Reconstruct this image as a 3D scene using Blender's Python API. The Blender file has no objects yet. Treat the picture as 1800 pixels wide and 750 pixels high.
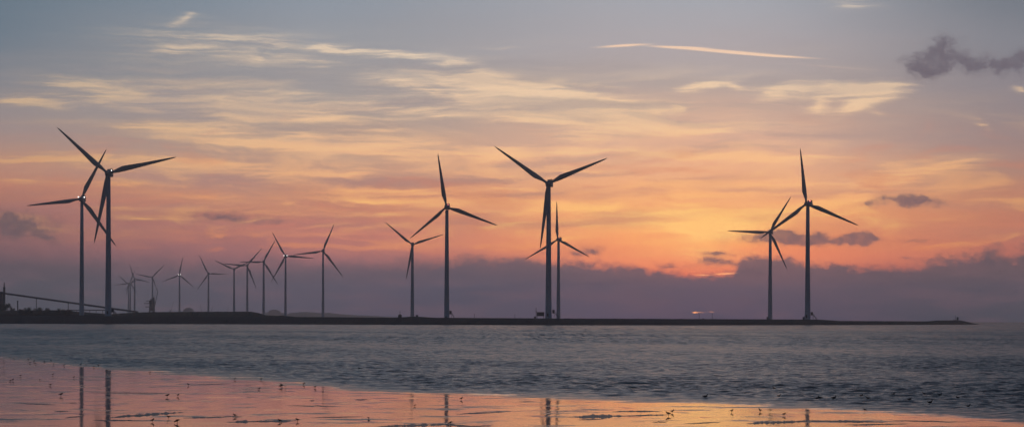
import bpy, bmesh, math, random
import numpy as np
from mathutils import Vector, Matrix, noise as mnoise
R = math.radians
random.seed(11)
F = 4250.0            # focal length in photo pixels (85 mm on 36 mm)
EYE = 3.0             # eye height, metres
YH = 562.75           # horizon row at the middle of the photo
ROLL = 3.5 / 1800
scn = bpy.context.scene
col = scn.collection

def unroll(px, py):
    du, dv = px - 900.0, YH - py
    return du - ROLL * dv, dv + ROLL * du
def at(px, py, Y):                      # world point on pixel at depth Y
    du, dv = unroll(px, py)
    return Vector((du * Y / F, Y, EYE + dv * Y / F))
def onwater(px, py, z=0.0):
    du, dv = unroll(px, py)
    Y = (z - EYE) * F / dv
    return Vector((du * Y / F, Y, z))
def sky_uv(px, py):                     # direction in units of 100 pixels of arc
    du, dv = unroll(px, py)
    return math.atan(du / F) * F / 100, math.atan(dv / math.hypot(F, du)) * F / 100
def interp(x, pts):
    if x <= pts[0][0]: return pts[0][1]
    for (a, b), (c, d) in zip(pts, pts[1:]):
        if x <= c: return b + (d - b) * (x - a) / (c - a)
    return pts[-1][1]
def lin(c):
    r = []
    for v in c:
        v /= 255.0
        r.append(v / 12.92 if v <= 0.04045 else ((v + 0.055) / 1.055) ** 2.4)
    return (*r, 1.0)

# ------------------------------------------------------------------ render
scn.render.engine = 'CYCLES'
scn.cycles.use_denoising = True
scn.cycles.max_bounces = 6
scn.cycles.volume_bounces = 0
scn.cycles.sample_clamp_indirect = 4
scn.view_settings.view_transform = 'Standard'
scn.view_settings.look = 'None'
scn.view_settings.exposure = 0
scn.view_settings.gamma = 1
scn.view_settings.use_curve_mapping = False
cam = bpy.data.cameras.new('camera')
cam.sensor_width = 36; cam.lens = 36 * F / 1800
cam.shift_y = (YH - 375) / 1800
cam.clip_start = 1; cam.clip_end = 60000
camo = bpy.data.objects.new('camera', cam); col.objects.link(camo)
camo.matrix_world = Matrix.Translation((0, 0, EYE)) @ Matrix.Rotation(R(90), 4, 'X') @ Matrix.Rotation(ROLL, 4, 'Z')
scn.camera = camo

# ------------------------------------------------------------------ nodes
class NT:
    def __init__(s, tree): s.t = tree; s.n = tree.nodes; s.l = tree.links
    def put(s, sock, v):
        if v is None: return
        if isinstance(v, bpy.types.NodeSocket): s.l.new(v, sock)
        else: sock.default_value = v
    def m(s, op, a, b=None, c=None, clamp=False):
        n = s.n.new('ShaderNodeMath'); n.operation = op; n.use_clamp = clamp
        for i, v in enumerate((a, b, c)): s.put(n.inputs[i], v)
        return n.outputs[0]
    def v(s, op, a, b=None, scale=None):
        n = s.n.new('ShaderNodeVectorMath'); n.operation = op
        s.put(n.inputs[0], a); s.put(n.inputs[1], b)
        if scale is not None: s.put(n.inputs['Scale'], scale)
        return n.outputs['Value'] if op in ('LENGTH', 'DOT_PRODUCT') else n.outputs[0]
    def xyz(s, x=0.0, y=0.0, z=0.0):
        n = s.n.new('ShaderNodeCombineXYZ'); s.put(n.inputs[0], x); s.put(n.inputs[1], y); s.put(n.inputs[2], z); return n.outputs[0]
    def sep(s, v):
        n = s.n.new('ShaderNodeSeparateXYZ'); s.put(n.inputs[0], v); return n.outputs
    def noise(s, vec, scale=1.0, detail=4.0, rough=0.5, dist=0.0, color=False):
        n = s.n.new('ShaderNodeTexNoise'); n.noise_dimensions = '3D'
        s.put(n.inputs['Vector'], vec); s.put(n.inputs['Scale'], scale); s.put(n.inputs['Detail'], detail)
        s.put(n.inputs['Roughness'], rough); s.put(n.inputs['Distortion'], dist)
        return n.outputs['Color'] if color else n.outputs[0]
    def mp(s, vec, loc=(0, 0, 0), rot=0.0, scale=(1, 1, 1), kind='POINT'):
        n = s.n.new('ShaderNodeMapping'); n.vector_type = kind
        s.put(n.inputs['Vector'], vec); n.inputs['Location'].default_value = loc
        n.inputs['Rotation'].default_value = (0, 0, rot); n.inputs['Scale'].default_value = scale
        return n.outputs[0]
    def ss(s, x, a, b, lo=0.0, hi=1.0):
        n = s.n.new('ShaderNodeMapRange'); n.interpolation_type = 'SMOOTHSTEP'
        for i, v in enumerate((x, a, b, lo, hi)): s.put(n.inputs[i], v)
        return n.outputs[0]
    def ramp(s, x, stops, ease='LINEAR'):
        n = s.n.new('ShaderNodeValToRGB'); n.color_ramp.interpolation = ease
        e = n.color_ramp.elements
        while len(e) < len(stops): e.new(0.5)
        for i, (p, c) in enumerate(stops): e[i].position = p
        for i, (p, c) in enumerate(stops): e[i].color = c
        s.put(n.inputs[0], x); return n.outputs[0]
    def mix(s, f, a, b, mode='MIX'):
        n = s.n.new('ShaderNodeMix'); n.data_type = 'RGBA'; n.blend_type = mode; n.clamp_factor = True
        s.put(n.inputs[0], f); s.put(n.inputs[6], a); s.put(n.inputs[7], b); return n.outputs[2]
    def curve(s, x, pts, x0, x1, y0, y1):   # piecewise-linear function through a float curve
        n = s.n.new('ShaderNodeFloatCurve'); n.inputs[0].default_value = 1
        c = n.mapping.curves[0]
        q = [((a - x0) / (x1 - x0), (b - y0) / (y1 - y0)) for a, b in pts]
        while len(c.points) < len(q): c.points.new(0.5, 0.5)
        for i, (a, b) in enumerate(q): c.points[i].location = (a, b); c.points[i].handle_type = 'AUTO_CLAMPED'
        n.mapping.update()
        s.put(n.inputs[1], s.m('MULTIPLY_ADD', x, 1 / (x1 - x0), -x0 / (x1 - x0)))
        return s.m('MULTIPLY_ADD', n.outputs[0], (y1 - y0), y0)

# ------------------------------------------------------------------ sky
SUN_AZ = math.atan((1250 - 900) / F); SUN_EL = R(1.3)
HAZE = 1.35e-4
INS_SUN = (.108, .080, .088)
INS_SIDE = (.060, .053, .068)
world = bpy.data.worlds.new('World'); scn.world = world
world.use_nodes = True
world.cycles.sampling_method = 'MANUAL'; world.cycles.sample_map_resolution = 512
wt = world.node_tree; wt.nodes.clear(); W = NT(wt)
gen = wt.nodes.new('ShaderNodeTexCoord').outputs['Generated']
dx, dy, dz = W.sep(W.v('NORMALIZE', gen))
az = W.m('ARCTAN2', dx, dy); el = W.m('ARCSINE', dz)
U = W.m('MULTIPLY', az, F / 100); V = W.m('MULTIPLY', el, F / 100)
P = W.xyz(U, V, 0.0)

def C(y, c): return (max(0.0, min(1.0, (YH - y) / 600.0)), lin(c))
cols = {
 -9.0: [C(562, (76, 80, 92)), C(520, (82, 80, 92)), C(480, (90, 82, 94)), C(455, (112, 88, 98)), C(420, (128, 95, 100)), C(380, (147, 104, 104)), C(340, (178, 122, 108)),
        C(300, (176, 132, 118)), C(250, (158, 136, 132)), C(200, (142, 134, 138)), C(150, (122, 127, 137)), C(80, (106, 121, 136)), C(0, (94, 115, 132))],
 -3.5: [C(562, (90, 84, 100)), C(520, (92, 86, 102)), C(480, (104, 90, 104)), C(455, (150, 104, 110)), C(420, (178, 114, 110)), C(380, (186, 124, 110)), C(340, (190, 136, 116)),
        C(300, (188, 146, 128)), C(250, (172, 148, 138)), C(200, (158, 148, 146)), C(150, (150, 148, 152)), C(80, (146, 150, 158)), C(0, (136, 148, 162))],
 3.4: [C(562, (102, 90, 108)), C(520, (120, 92, 106)), C(480, (222, 120, 98)), C(455, (236, 138, 104)), C(425, (242, 152, 106)), C(390, (244, 168, 116)), C(345, (238, 170, 124)),
        C(300, (230, 172, 138)), C(250, (216, 172, 150)), C(200, (196, 167, 154)), C(150, (172, 160, 158)), C(80, (168, 164, 170)), C(0, (160, 165, 175))],
 9.0: [C(562, (74, 76, 90)), C(520, (84, 80, 94)), C(480, (140, 94, 98)), C(455, (172, 104, 98)), C(420, (176, 110, 100)), C(380, (182, 118, 102)), C(340, (178, 126, 110)),
        C(300, (162, 128, 120)), C(250, (146, 128, 130)), C(200, (138, 130, 136)), C(150, (130, 128, 138)), C(80, (122, 128, 140)), C(0, (106, 118, 132))],
}
Vw = W.m('ADD', V, W.m('MULTIPLY', W.m('SUBTRACT', W.noise(W.mp(P, scale=(0.22, 1.0, 1)), 1.0, 5, 0.55), 0.5), 0.9))
pos = W.m('MULTIPLY', Vw, 1 / 6.0)
rc = {k: W.ramp(pos, v) for k, v in cols.items()}
base = W.mix(W.m('MULTIPLY_ADD', U, 1 / 5.5, 9 / 5.5, clamp=True), rc[-9.0], rc[-3.5])
base = W.mix(W.ss(U, -3.5, 3.0), base, rc[3.4])
base = W.mix(W.ss(U, 3.6, 9.2), base, rc[9.0])

# warped coordinates for the clouds
wv = W.v('SUBTRACT', W.noise(W.mp(P, scale=(0.45, 1.1, 1)), 1.0, 4, 0.5, color=True), (0.5, 0.5, 0.5))
Pc = W.v('ADD', P, W.v('MULTIPLY', wv, (0.9, 0.20, 0)))          # cirrus
wd = W.v('SUBTRACT', W.noise(W.mp(P, (3, 7, 0), scale=(2.4, 3.6, 1)), 1.0, 6, 0.62, color=True), (0.5, 0.5, 0.5))
Pd = W.v('ADD', P, W.v('MULTIPLY', wd, (0.55, 0.32, 0)))         # lumpy low clouds

def blobs(P, feats, acc=None):
    for f in feats:
        cx, cy, hl, ht, rot, amp = f
        u, v = sky_uv(cx, cy)
        q = W.mp(P, (u, v, 0), R(rot), (hl / 100 * 1.7, ht / 100 * 1.9, 1), 'TEXTURE')
        g = W.n.new('ShaderNodeTexGradient'); g.gradient_type = 'QUADRATIC_SPHERE'
        W.put(g.inputs[0], q)
        acc = W.m('MULTIPLY', g.outputs['Fac'], amp * 2.0) if acc is None else W.m('MULTIPLY_ADD', g.outputs['Fac'], amp * 2.0, acc)
    return acc
cirrus = [
 (340, 178, 270, 28, -3, .5), (930, 165, 260, 34, -5, .4), (1040, 205, 280, 36, -7, .35), (500, 252, 350, 20, -2, .4), (200, 290, 320, 20, -2, .5), (620, 118, 240, 30, -7, .14), (860, 272, 260, 16, -1, .4), (1250, 280, 260, 16, -2, .35), (1500, 165, 120, 18, 3, .3),
 (600, 88, 170, 8, -5, .9), (795, 109, 42, 7, 0, .8), (420, 84, 300, 40, -5, .35), (325, 36, 34, 8, 30, .28), (345, 26, 30, 4, -8, .25), (310, 88, 80, 8, 2, .4),
 (700, 97, 90, 6, -2, .5), (880, 84, 60, 5, 0, .25),
 (380, 178, 230, 14, -5, .8), (330, 175, 340, 34, -4, .35), (30, 176, 85, 12, -3, .7), (640, 192, 230, 16, -3, .5), (560, 205, 200, 12, -9, .4),
 (735, 157, 55, 8, -14, .8), (900, 158, 140, 18, -4, .7), (1010, 182, 140, 20, -12, .65), (1140, 212, 150, 11, -9, .85), (960, 200, 220, 34, -8, .4),
 (860, 150, 50, 20, -50, .3), (820, 176, 45, 9, -30, .5), (1060, 150, 120, 6, -5, .45), (1140, 187, 26, 7, 0, .5), (1192, 187, 11, 5, 0, .8),
 (1245, 151, 62, 8, 10, 1.0), (1203, 158, 26, 7, -4, .9), (1295, 152, 30, 5, -20, .5), (1400, 152, 80, 8, 4, .9), (1500, 158, 110, 9, 2, 1.0), (1560, 154, 55, 5, 5, .8),
 (1435, 180, 46, 13, 45, .42), (1500, 182, 66, 12, 24, .45), (1440, 200, 40, 12, -20, .22), (1380, 160, 70, 9, 18, .35), (1370, 158, 40, 8, 25, .6), (1540, 200, 26, 6, -10, .3), (1545, 172, 60, 12, 12, .4),
 (1735, 226, 26, 6, -20, .4), (1724, 212, 10, 14, 70, .3), (1792, 158, 15, 6, -18, .9), (1505, 6, 60, 12, -4, .5), (1640, 292, 150, 16, 7, .45), (1560, 325, 140, 22, 12, .35),
 (500, 235, 300, 9, -3, .35), (260, 222, 230, 7, -2, .3), (190, 252, 60, 3, -1, .5), (560, 258, 220, 7, -3, .5), (660, 252, 150, 10, -2, .4), (860, 262, 200, 7, -1, .65),
 (1050, 268, 300, 6, -1, .6), (1330, 275, 220, 8, -2, .5), (1140, 245, 240, 14, -2, .3),
 (120, 282, 330, 9, -1, .85), (440, 293, 220, 9, -4, .75), (620, 303, 80, 6, 0, .55), (70, 318, 240, 9, -3, .65), (300, 322, 200, 5, -4, .4), (420, 342, 220, 6, 2, .25),
 (720, 336, 130, 7, -2, .8), (900, 333, 160, 7, 1, .6), (640, 352, 260, 6, -2, .35), (560, 372, 240, 6, -1, .4), (250, 383, 180, 5, -1, .35), (200, 362, 120, 5, 3, .3),
 (1050, 362, 120, 6, -3, .9), (960, 372, 160, 10, 2, .4), (1190, 345, 190, 18, 5, .5), (1270, 385, 150, 16, 0, .9), (1230, 402, 90, 14, -5, .8), (1340, 372, 160, 12, 6, .6), (1225, 365, 40, 20, 30, .5),
 (1330, 320, 240, 20, -3, .4), (1480, 350, 110, 14, 10, .35), (1010, 300, 170, 10, 4, .3), (1100, 400, 160, 8, -2, .35), (1500, 395, 140, 7, 3, .4), (900, 395, 150, 6, 3, .3), (1610, 395, 120, 6, 8, .25),
 (1700, 330, 130, 12, 12, .3), (1250, 430, 160, 10, 0, .45),
]
we = W.v('SUBTRACT', W.noise(W.mp(P, (4, 2, 0), scale=(1.6, 3.4, 1)), 1.0, 6, 0.62, color=True), (0.5, 0.5, 0.5))
Pc = W.v('ADD', Pc, W.v('MULTIPLY', we, (0.35, 0.12, 0)))
B = blobs(Pc, cirrus)
# fibrous texture: long streaks falling slowly to the right
fib = W.noise(W.mp(Pc, rot=R(6), scale=(0.30, 5.5, 1)), 1.0, 8, 0.60, 0.3)
fib2 = W.noise(W.mp(Pc, (5, 2, 0), rot=R(-6), scale=(0.5, 3.2, 1)), 1.0, 8, 0.6, 0.5)
fib3 = W.noise(W.mp(Pc, (2, 6, 0), rot=R(5), scale=(0.8, 16.0, 1)), 1.0, 6, 0.65, 0.3)
fibm = W.m('MULTIPLY', W.m('MULTIPLY', W.ss(fib, 0.36, 0.62, 0.25, 1.45), W.ss(fib2, 0.36, 0.62, 0.40, 1.30)), W.ss(fib3, 0.34, 0.66, 0.65, 1.35))
B = W.m('MULTIPLY', B, fibm)
spread = W.noise(W.mp(Pc, (1, 9, 0), rot=R(8), scale=(0.22, 3.2, 1)), 1.0, 9, 0.6, 0.6)
veil_zone = W.m('MULTIPLY', W.ss(V, 1.0, 1.8), W.ss(V, 5.6, 3.6))
veil_zone = W.m('MULTIPLY', veil_zone, W.m('MULTIPLY', W.ss(U, 8.0, 2.0, 0.35, 1.0), W.ss(U, -9.5, -5.0, 0.35, 1.0)))
veil = W.m('MULTIPLY', W.ss(spread, 0.45, 0.66), W.m('MULTIPLY', veil_zone, 0.62))
Bt = W.m('ADD', B, veil)
Bt = W.m('MULTIPLY', W.ss(Bt, 0.0, 1.45), 0.92)
cream = W.ramp(pos, [C(500, (236, 120, 90)), C(440, (246, 150, 98)), C(395, (253, 196, 120)), C(340, (246, 178, 124)), C(280, (242, 188, 142)), C(200, (236, 200, 164)), C(100, (228, 206, 182)), C(0, (215, 200, 185))])
dimedge = W.m('MULTIPLY', W.ss(U, -9.5, -1.0, 0.70, 1.0), W.ss(U, 5.0, 9.5, 1.0, 0.8))
cream = W.mix(1.0, cream, W.xyz(dimedge, dimedge, dimedge), 'MULTIPLY')
sky = W.mix(Bt, base, cream)
# grey-mauve bands between the streaks
gaps = W.noise(W.mp(Pc, (8, 4, 0), rot=R(3), scale=(0.20, 2.3, 1)), 1.0, 7, 0.6, 0.5)
sky = W.mix(W.m('MULTIPLY', W.ss(gaps, 0.47, 0.66), W.m('MULTIPLY', veil_zone, 0.6)), sky, W.mix(W.ss(V, 1.2, 4.0), lin((158, 108, 108)), lin((146, 140, 146))))
# glow round the hidden sun
glow = blobs(Pc, [(1240, 396, 170, 26, 0, .5), (1245, 400, 80, 16, 0, .7), (1170, 372, 120, 8, 3, .35), (1225, 440, 120, 26, 0, .25)])
glow = W.m('MULTIPLY', glow, W.ss(fib, .34, .64, .55, 1.25))
tex = W.noise(W.mp(Pc, (7, 7, 0), rot=R(-9), scale=(0.42, 2.0, 1)), 1.0, 8, 0.6, 0.9)
low = W.m('MULTIPLY', W.m('MULTIPLY', W.ss(V, 0.9, 1.5), W.ss(V, 4.0, 2.4)), W.ss(U, -9.5, -4.0, .3, 1.0))
sky = W.mix(W.m('MULTIPLY', W.ss(tex, .50, .68), W.m('MULTIPLY', low, .55)), sky, cream)
sky = W.mix(W.m('MULTIPLY', W.ss(tex, .48, .33), W.m('MULTIPLY', low, .35)), sky, lin((196, 122, 104)))
sky = W.mix(W.m('MINIMUM', glow, 0.85), sky, lin((255, 197, 124)))
# contrail
Pt = W.v('ADD', P, W.v('MULTIPLY', wv, (0.1, 0.03, 0)))
trail = blobs(Pt, [(1096, 81, 42, 2.0, 3, .9), (1265, 90, 105, 2.4, -4.5, 1.0), (1350, 97.5, 75, 1.7, -4, .9), (1200, 84, 45, 1.8, -2, .8), (1470, 118, 70, 1.6, -5, .08)])
sky = W.mix(W.m('MINIMUM', trail, 0.9), sky, lin((240, 205, 178)))
# dark clouds
puff = W.ss(W.noise(Pd, 3.2, 7, 0.62), 0.34, 0.64, 0.40, 1.25)
dark_f = [(15, 392, 80, 24, -6, 1.5), (70, 412, 50, 10, -25, .6), (408, 382, 80, 9, -3, .85), (470, 388, 40, 6, 0, .4),
 (1650, 100, 50, 26, 25, 1.2), (1620, 116, 40, 22, 0, 1.0), (1700, 116, 60, 16, 0, .9), (1775, 118, 60, 18, -6, 1.0), (1655, 80, 22, 20, 0, .9), (1797, 100, 22, 16, 0, .8),
 (1595, 355, 60, 9, -2, 1.6), (1610, 352, 30, 8, 0, .9), (1522, 358, 20, 6, 0, .5),
 (1410, 421, 130, 9, -1, 1.5), (1380, 412, 28, 8, 0, 1.1), (1520, 416, 28, 9, 0, 1.1), (1600, 424, 40, 5, 0, .5), (1592, 452, 18, 4, 0, .6),
 (1035, 441, 36, 8, 0, .9), (960, 444, 60, 4, 0, .35), (1262, 443, 36, 5, 0, .9), (1250, 457, 28, 7, 0, 1.0), (1300, 460, 34, 8, 0, 1.0), (1180, 465, 40, 5, 0, .7), (870, 440, 50, 4, 0, .3)]
D = W.m('MULTIPLY', W.m('MULTIPLY', blobs(Pd, dark_f), puff), W.ss(W.noise(W.mp(Pd, scale=(6, 10, 1)), 1.0, 6, .65), .34, .62, .75, 1.12))
D = W.m('MULTIPLY', W.ss(D, 0.0, 1.45), W.ss(W.noise(Pd, 5.0, 6, 0.6), .3, .7, .72, .96))
dcol = W.mix(W.ss(V, 1.2, 4.4), lin((108, 90, 102)), lin((94, 94, 110)))
dcol = W.mix(W.ss(U, -3.0, -8.0), dcol, lin((96, 84, 94)))
sky = W.mix(D, sky, dcol)
# low cloud bank with a lumpy top
edge_pts = [(-200, 452), (0, 455), (200, 463), (400, 468), (600, 466), (740, 460), (830, 455), (900, 455), (1000, 462), (1080, 470), (1150, 476), (1200, 483), (1262, 484), (1288, 478),
            (1302, 462), (1350, 453), (1420, 461), (1500, 467), (1600, 470), (1655, 457), (1720, 446), (1745, 440), (1775, 452), (1800, 440), (2100, 440)]
ep = [sky_uv(a, b) for a, b in edge_pts]
edge = W.curve(U, ep, ep[0][0], ep[-1][0], 0.0, 2.0)
lump = W.m('SUBTRACT', W.noise(W.mp(P, (2, 3, 0), scale=(1.7, 2.4, 1)), 1.0, 8, 0.6), 0.5)
lump2 = W.m('SUBTRACT', W.noise(W.mp(P, (6, 1, 0), scale=(6, 8, 1)), 1.0, 5, 0.6), 0.5)
lumps = W.m('ADD', W.m('MULTIPLY', lump, 0.40), W.m('MULTIPLY', lump2, W.ss(U, 3.0, 6.0, 0.24, 0.38)))
depth = W.m('SUBTRACT', W.m('ADD', edge, lumps), V)
soft = W.m('ADD', W.ss(U, -6.5, 2.0, 0.38, 0.09), W.ss(U, 4.5, 8.0, 0.0, 0.06))
bankf = W.ss(depth, W.m('MULTIPLY', soft, -1.0), soft)
bt = W.m('MULTIPLY', V, 1.0)
def bankramp(a, b, c): return W.ramp(W.m('MULTIPLY', V, 1 / 1.5), [(0.0, lin(c)), (0.35, lin(b)), (0.85, lin(a))])
bl = bankramp((88, 80, 92), (76, 77, 89), (74, 79, 91))
bm_ = bankramp((102, 90, 102), (84, 82, 98), (84, 82, 98))
bs = bankramp((128, 98, 104), (99, 87, 102), (94, 85, 103))
br = bankramp((100, 86, 96), (82, 79, 92), (74, 77, 90))
bank = W.mix(W.ss(U, -9, -2), bl, bm_)
bank = W.mix(W.ss(U, -1, 2.8), bank, bs)
bank = W.mix(W.ss(U, 3.6, 8.5), bank, br)
bn = W.noise(W.mp(P, (4, 4, 0), scale=(0.7, 3.4, 1)), 1.0, 6, 0.55)
bn2 = W.noise(W.mp(P, (1, 7, 0), scale=(0.5, 2.6, 1)), 1.0, 6, 0.6)
bank = W.mix(W.ss(bn2, 0.46, 0.68, 0, 0.35), bank, lin((78, 78, 94)))
bank = W.mix(W.ss(bn, 0.44, 0.68, 0, 0.34), bank, lin((113, 91, 102)))
sky = W.mix(bankf, sky, bank)
slit = blobs(W.v('ADD', P, W.v('MULTIPLY', wd, (0.1, 0.05, 0))), [(1274, 480.5, 17, 1.5, 3, 1.0), (1235, 483, 14, 1.3, 0, .6), (1221.5, 549, 5, 1.2, 0, 1.1), (1230, 548.5, 8, 0.7, 2, .4), (1250, 547.5, 5, 0.8, 0, .25)])
sky = W.mix(W.m('MINIMUM', slit, 1.0), sky, lin((255, 168, 120)))
# upper sky and the eastern side, dimmer
hi = W.ramp(W.m('DIVIDE', el, R(90)), [(0.0, (1, 1, 1, 1)), (0.085, (1, 1, 1, 1)), (0.16, (.58, .59, .67, 1)), (0.33, (.32, .35, .43, 1)), (0.7, (.16, .21, .30, 1)), (1.0, (.13, .17, .25, 1))])
sky = W.mix(1.0, sky, hi, 'MULTIPLY')
ea = W.ss(W.m('ABSOLUTE', az), R(16), R(80))
# the air in the haze box dims what lies beyond it; the sky is given the brightness that reaches the shore
path = W.m('MINIMUM', W.m('DIVIDE', 177.0, W.m('MAXIMUM', W.m('SINE', el), 0.001)), 12200.0)
tr = W.m('EXPONENT', W.m('MULTIPLY', path, -HAZE))
itr = W.m('SUBTRACT', 1.0, tr)
ins = W.mix(W.ss(W.m('ABSOLUTE', W.m('SUBTRACT', U, 3.0)), 0.0, 11.0), (*INS_SUN, 1), (*INS_SIDE, 1))
sky = W.v('SCALE', W.v('SUBTRACT', sky, W.v('SCALE', ins, scale=itr)), scale=W.m('DIVIDE', 1.0, tr))
sky = W.v('MAXIMUM', sky, (.002, .002, .002))
sky = W.mix(ea, sky, W.ramp(W.m('DIVIDE', el, R(90)), [(0.0, (.045, .052, .080, 1)), (0.2, (.048, .062, .095, 1)), (1.0, (.030, .040, .062, 1))]))
ns = wt.nodes.new('ShaderNodeTexSky'); ns.sky_type = 'NISHITA'; ns.sun_disc = False
ns.sun_elevation = SUN_EL; ns.sun_rotation = SUN_AZ
bg1 = wt.nodes.new('ShaderNodeBackground'); wt.links.new(ns.outputs[0], bg1.inputs[0]); bg1.inputs[1].default_value = 0.004
bg2 = wt.nodes.new('ShaderNodeBackground'); wt.links.new(sky, bg2.inputs[0]); bg2.inputs[1].default_value = 0.96
ad = wt.nodes.new('ShaderNodeAddShader'); wt.links.new(bg1.outputs[0], ad.inputs[0]); wt.links.new(bg2.outputs[0], ad.inputs[1])
wo = wt.nodes.new('ShaderNodeOutputWorld'); wt.links.new(ad.outputs[0], wo.inputs[0])

sl = bpy.data.lights.new('sun', 'SUN'); sl.energy = 0.001; sl.angle = R(12); sl.color = (1, .72, .5)
so = bpy.data.objects.new('sun', sl); col.objects.link(so)
so.rotation_euler = Vector((-math.sin(SUN_AZ) * math.cos(SUN_EL), -math.cos(SUN_AZ) * math.cos(SUN_EL), -math.sin(SUN_EL))).to_track_quat('-Z', 'Y').to_euler()

# ------------------------------------------------------------------ materials
def principled(name, base, rough=0.6, metal=0.0, var=0.0, vscale=1.0, spec=0.5, bump=0.0, bscale=1.0):
    m = bpy.data.materials.new(name); m.use_nodes = True
    t = m.node_tree; b = t.nodes['Principled BSDF']; N = NT(t)
    b.inputs['Roughness'].default_value = rough; b.inputs['Metallic'].default_value = metal
    b.inputs['Specular IOR Level'].default_value = spec
    oc = t.nodes.new('ShaderNodeTexCoord').outputs['Object']
    if var:
        f = N.noise(oc, vscale, 5, 0.6)
        lo = (*[c * (1 - var) for c in base[:3]], 1); hi_ = (*[min(1, c * (1 + var)) for c in base[:3]], 1)
        N.put(b.inputs['Base Color'], N.ramp(f, [(0.3, lo), (0.7, hi_)]))
    else: b.inputs['Base Color'].default_value = (*base[:3], 1)
    if bump:
        bn_ = t.nodes.new('ShaderNodeBump'); bn_.inputs['Distance'].default_value = bump
        N.put(bn_.inputs['Height'], N.noise(oc, bscale, 6, 0.65)); t.links.new(bn_.outputs[0], b.inputs['Normal'])
    return m
def emit(name, c, s):
    m = bpy.data.materials.new(name); m.use_nodes = True
    b = m.node_tree.nodes['Principled BSDF']; b.inputs['Base Color'].default_value = (.8, .8, .8, 1)
    b.inputs['Emission Color'].default_value = (*c, 1); b.inputs['Emission Strength'].default_value = s
    return m
M_tower = principled('tower_paint', (.34, .41, .50), .45, var=.08, vscale=.2)
M_blade = principled('blade_gelcoat', (.36, .36, .37), .5, var=.06, vscale=.3)
M_nac = principled('nacelle_paint', (.34, .35, .37), .5, var=.08, vscale=.6)
M_steel = principled('galvanised_steel', (.13, .14, .16), .5, .6, var=.2, vscale=2)
M_darksteel = principled('dark_steel', (.08, .085, .10), .6, .3, var=.3, vscale=1)
M_conc = principled('concrete', (.26, .25, .24), .85, var=.25, vscale=.7)
M_rock = principled('basalt_riprap', (.055, .053, .055), .8, var=.5, vscale=1.2, bump=.4, bscale=1.5)
M_earth = principled('dry_grass_and_soil', (.06, .058, .045), .95, var=.4, vscale=.15, bump=.3, bscale=.8)
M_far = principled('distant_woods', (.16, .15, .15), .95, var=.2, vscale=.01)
M_leaf = principled('leaf_green', (.05, .06, .035), .8, var=.4, vscale=.5)
M_bark = principled('bark', (.08, .06, .05), .9, var=.3, vscale=3)
M_clad = principled('cladding', (.14, .15, .18), .6, var=.15, vscale=.3)
M_white = emit('white_beacon', (1, .95, .9), 9)
M_red = emit('red_beacon', (1, .22, .22), 2.2)
M_plum = principled('dark_plumage', (.045, .042, .045), .8, var=.3, vscale=40)
M_pale = principled('pale_plumage', (.16, .155, .15), .8, var=.3, vscale=40)

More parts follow.
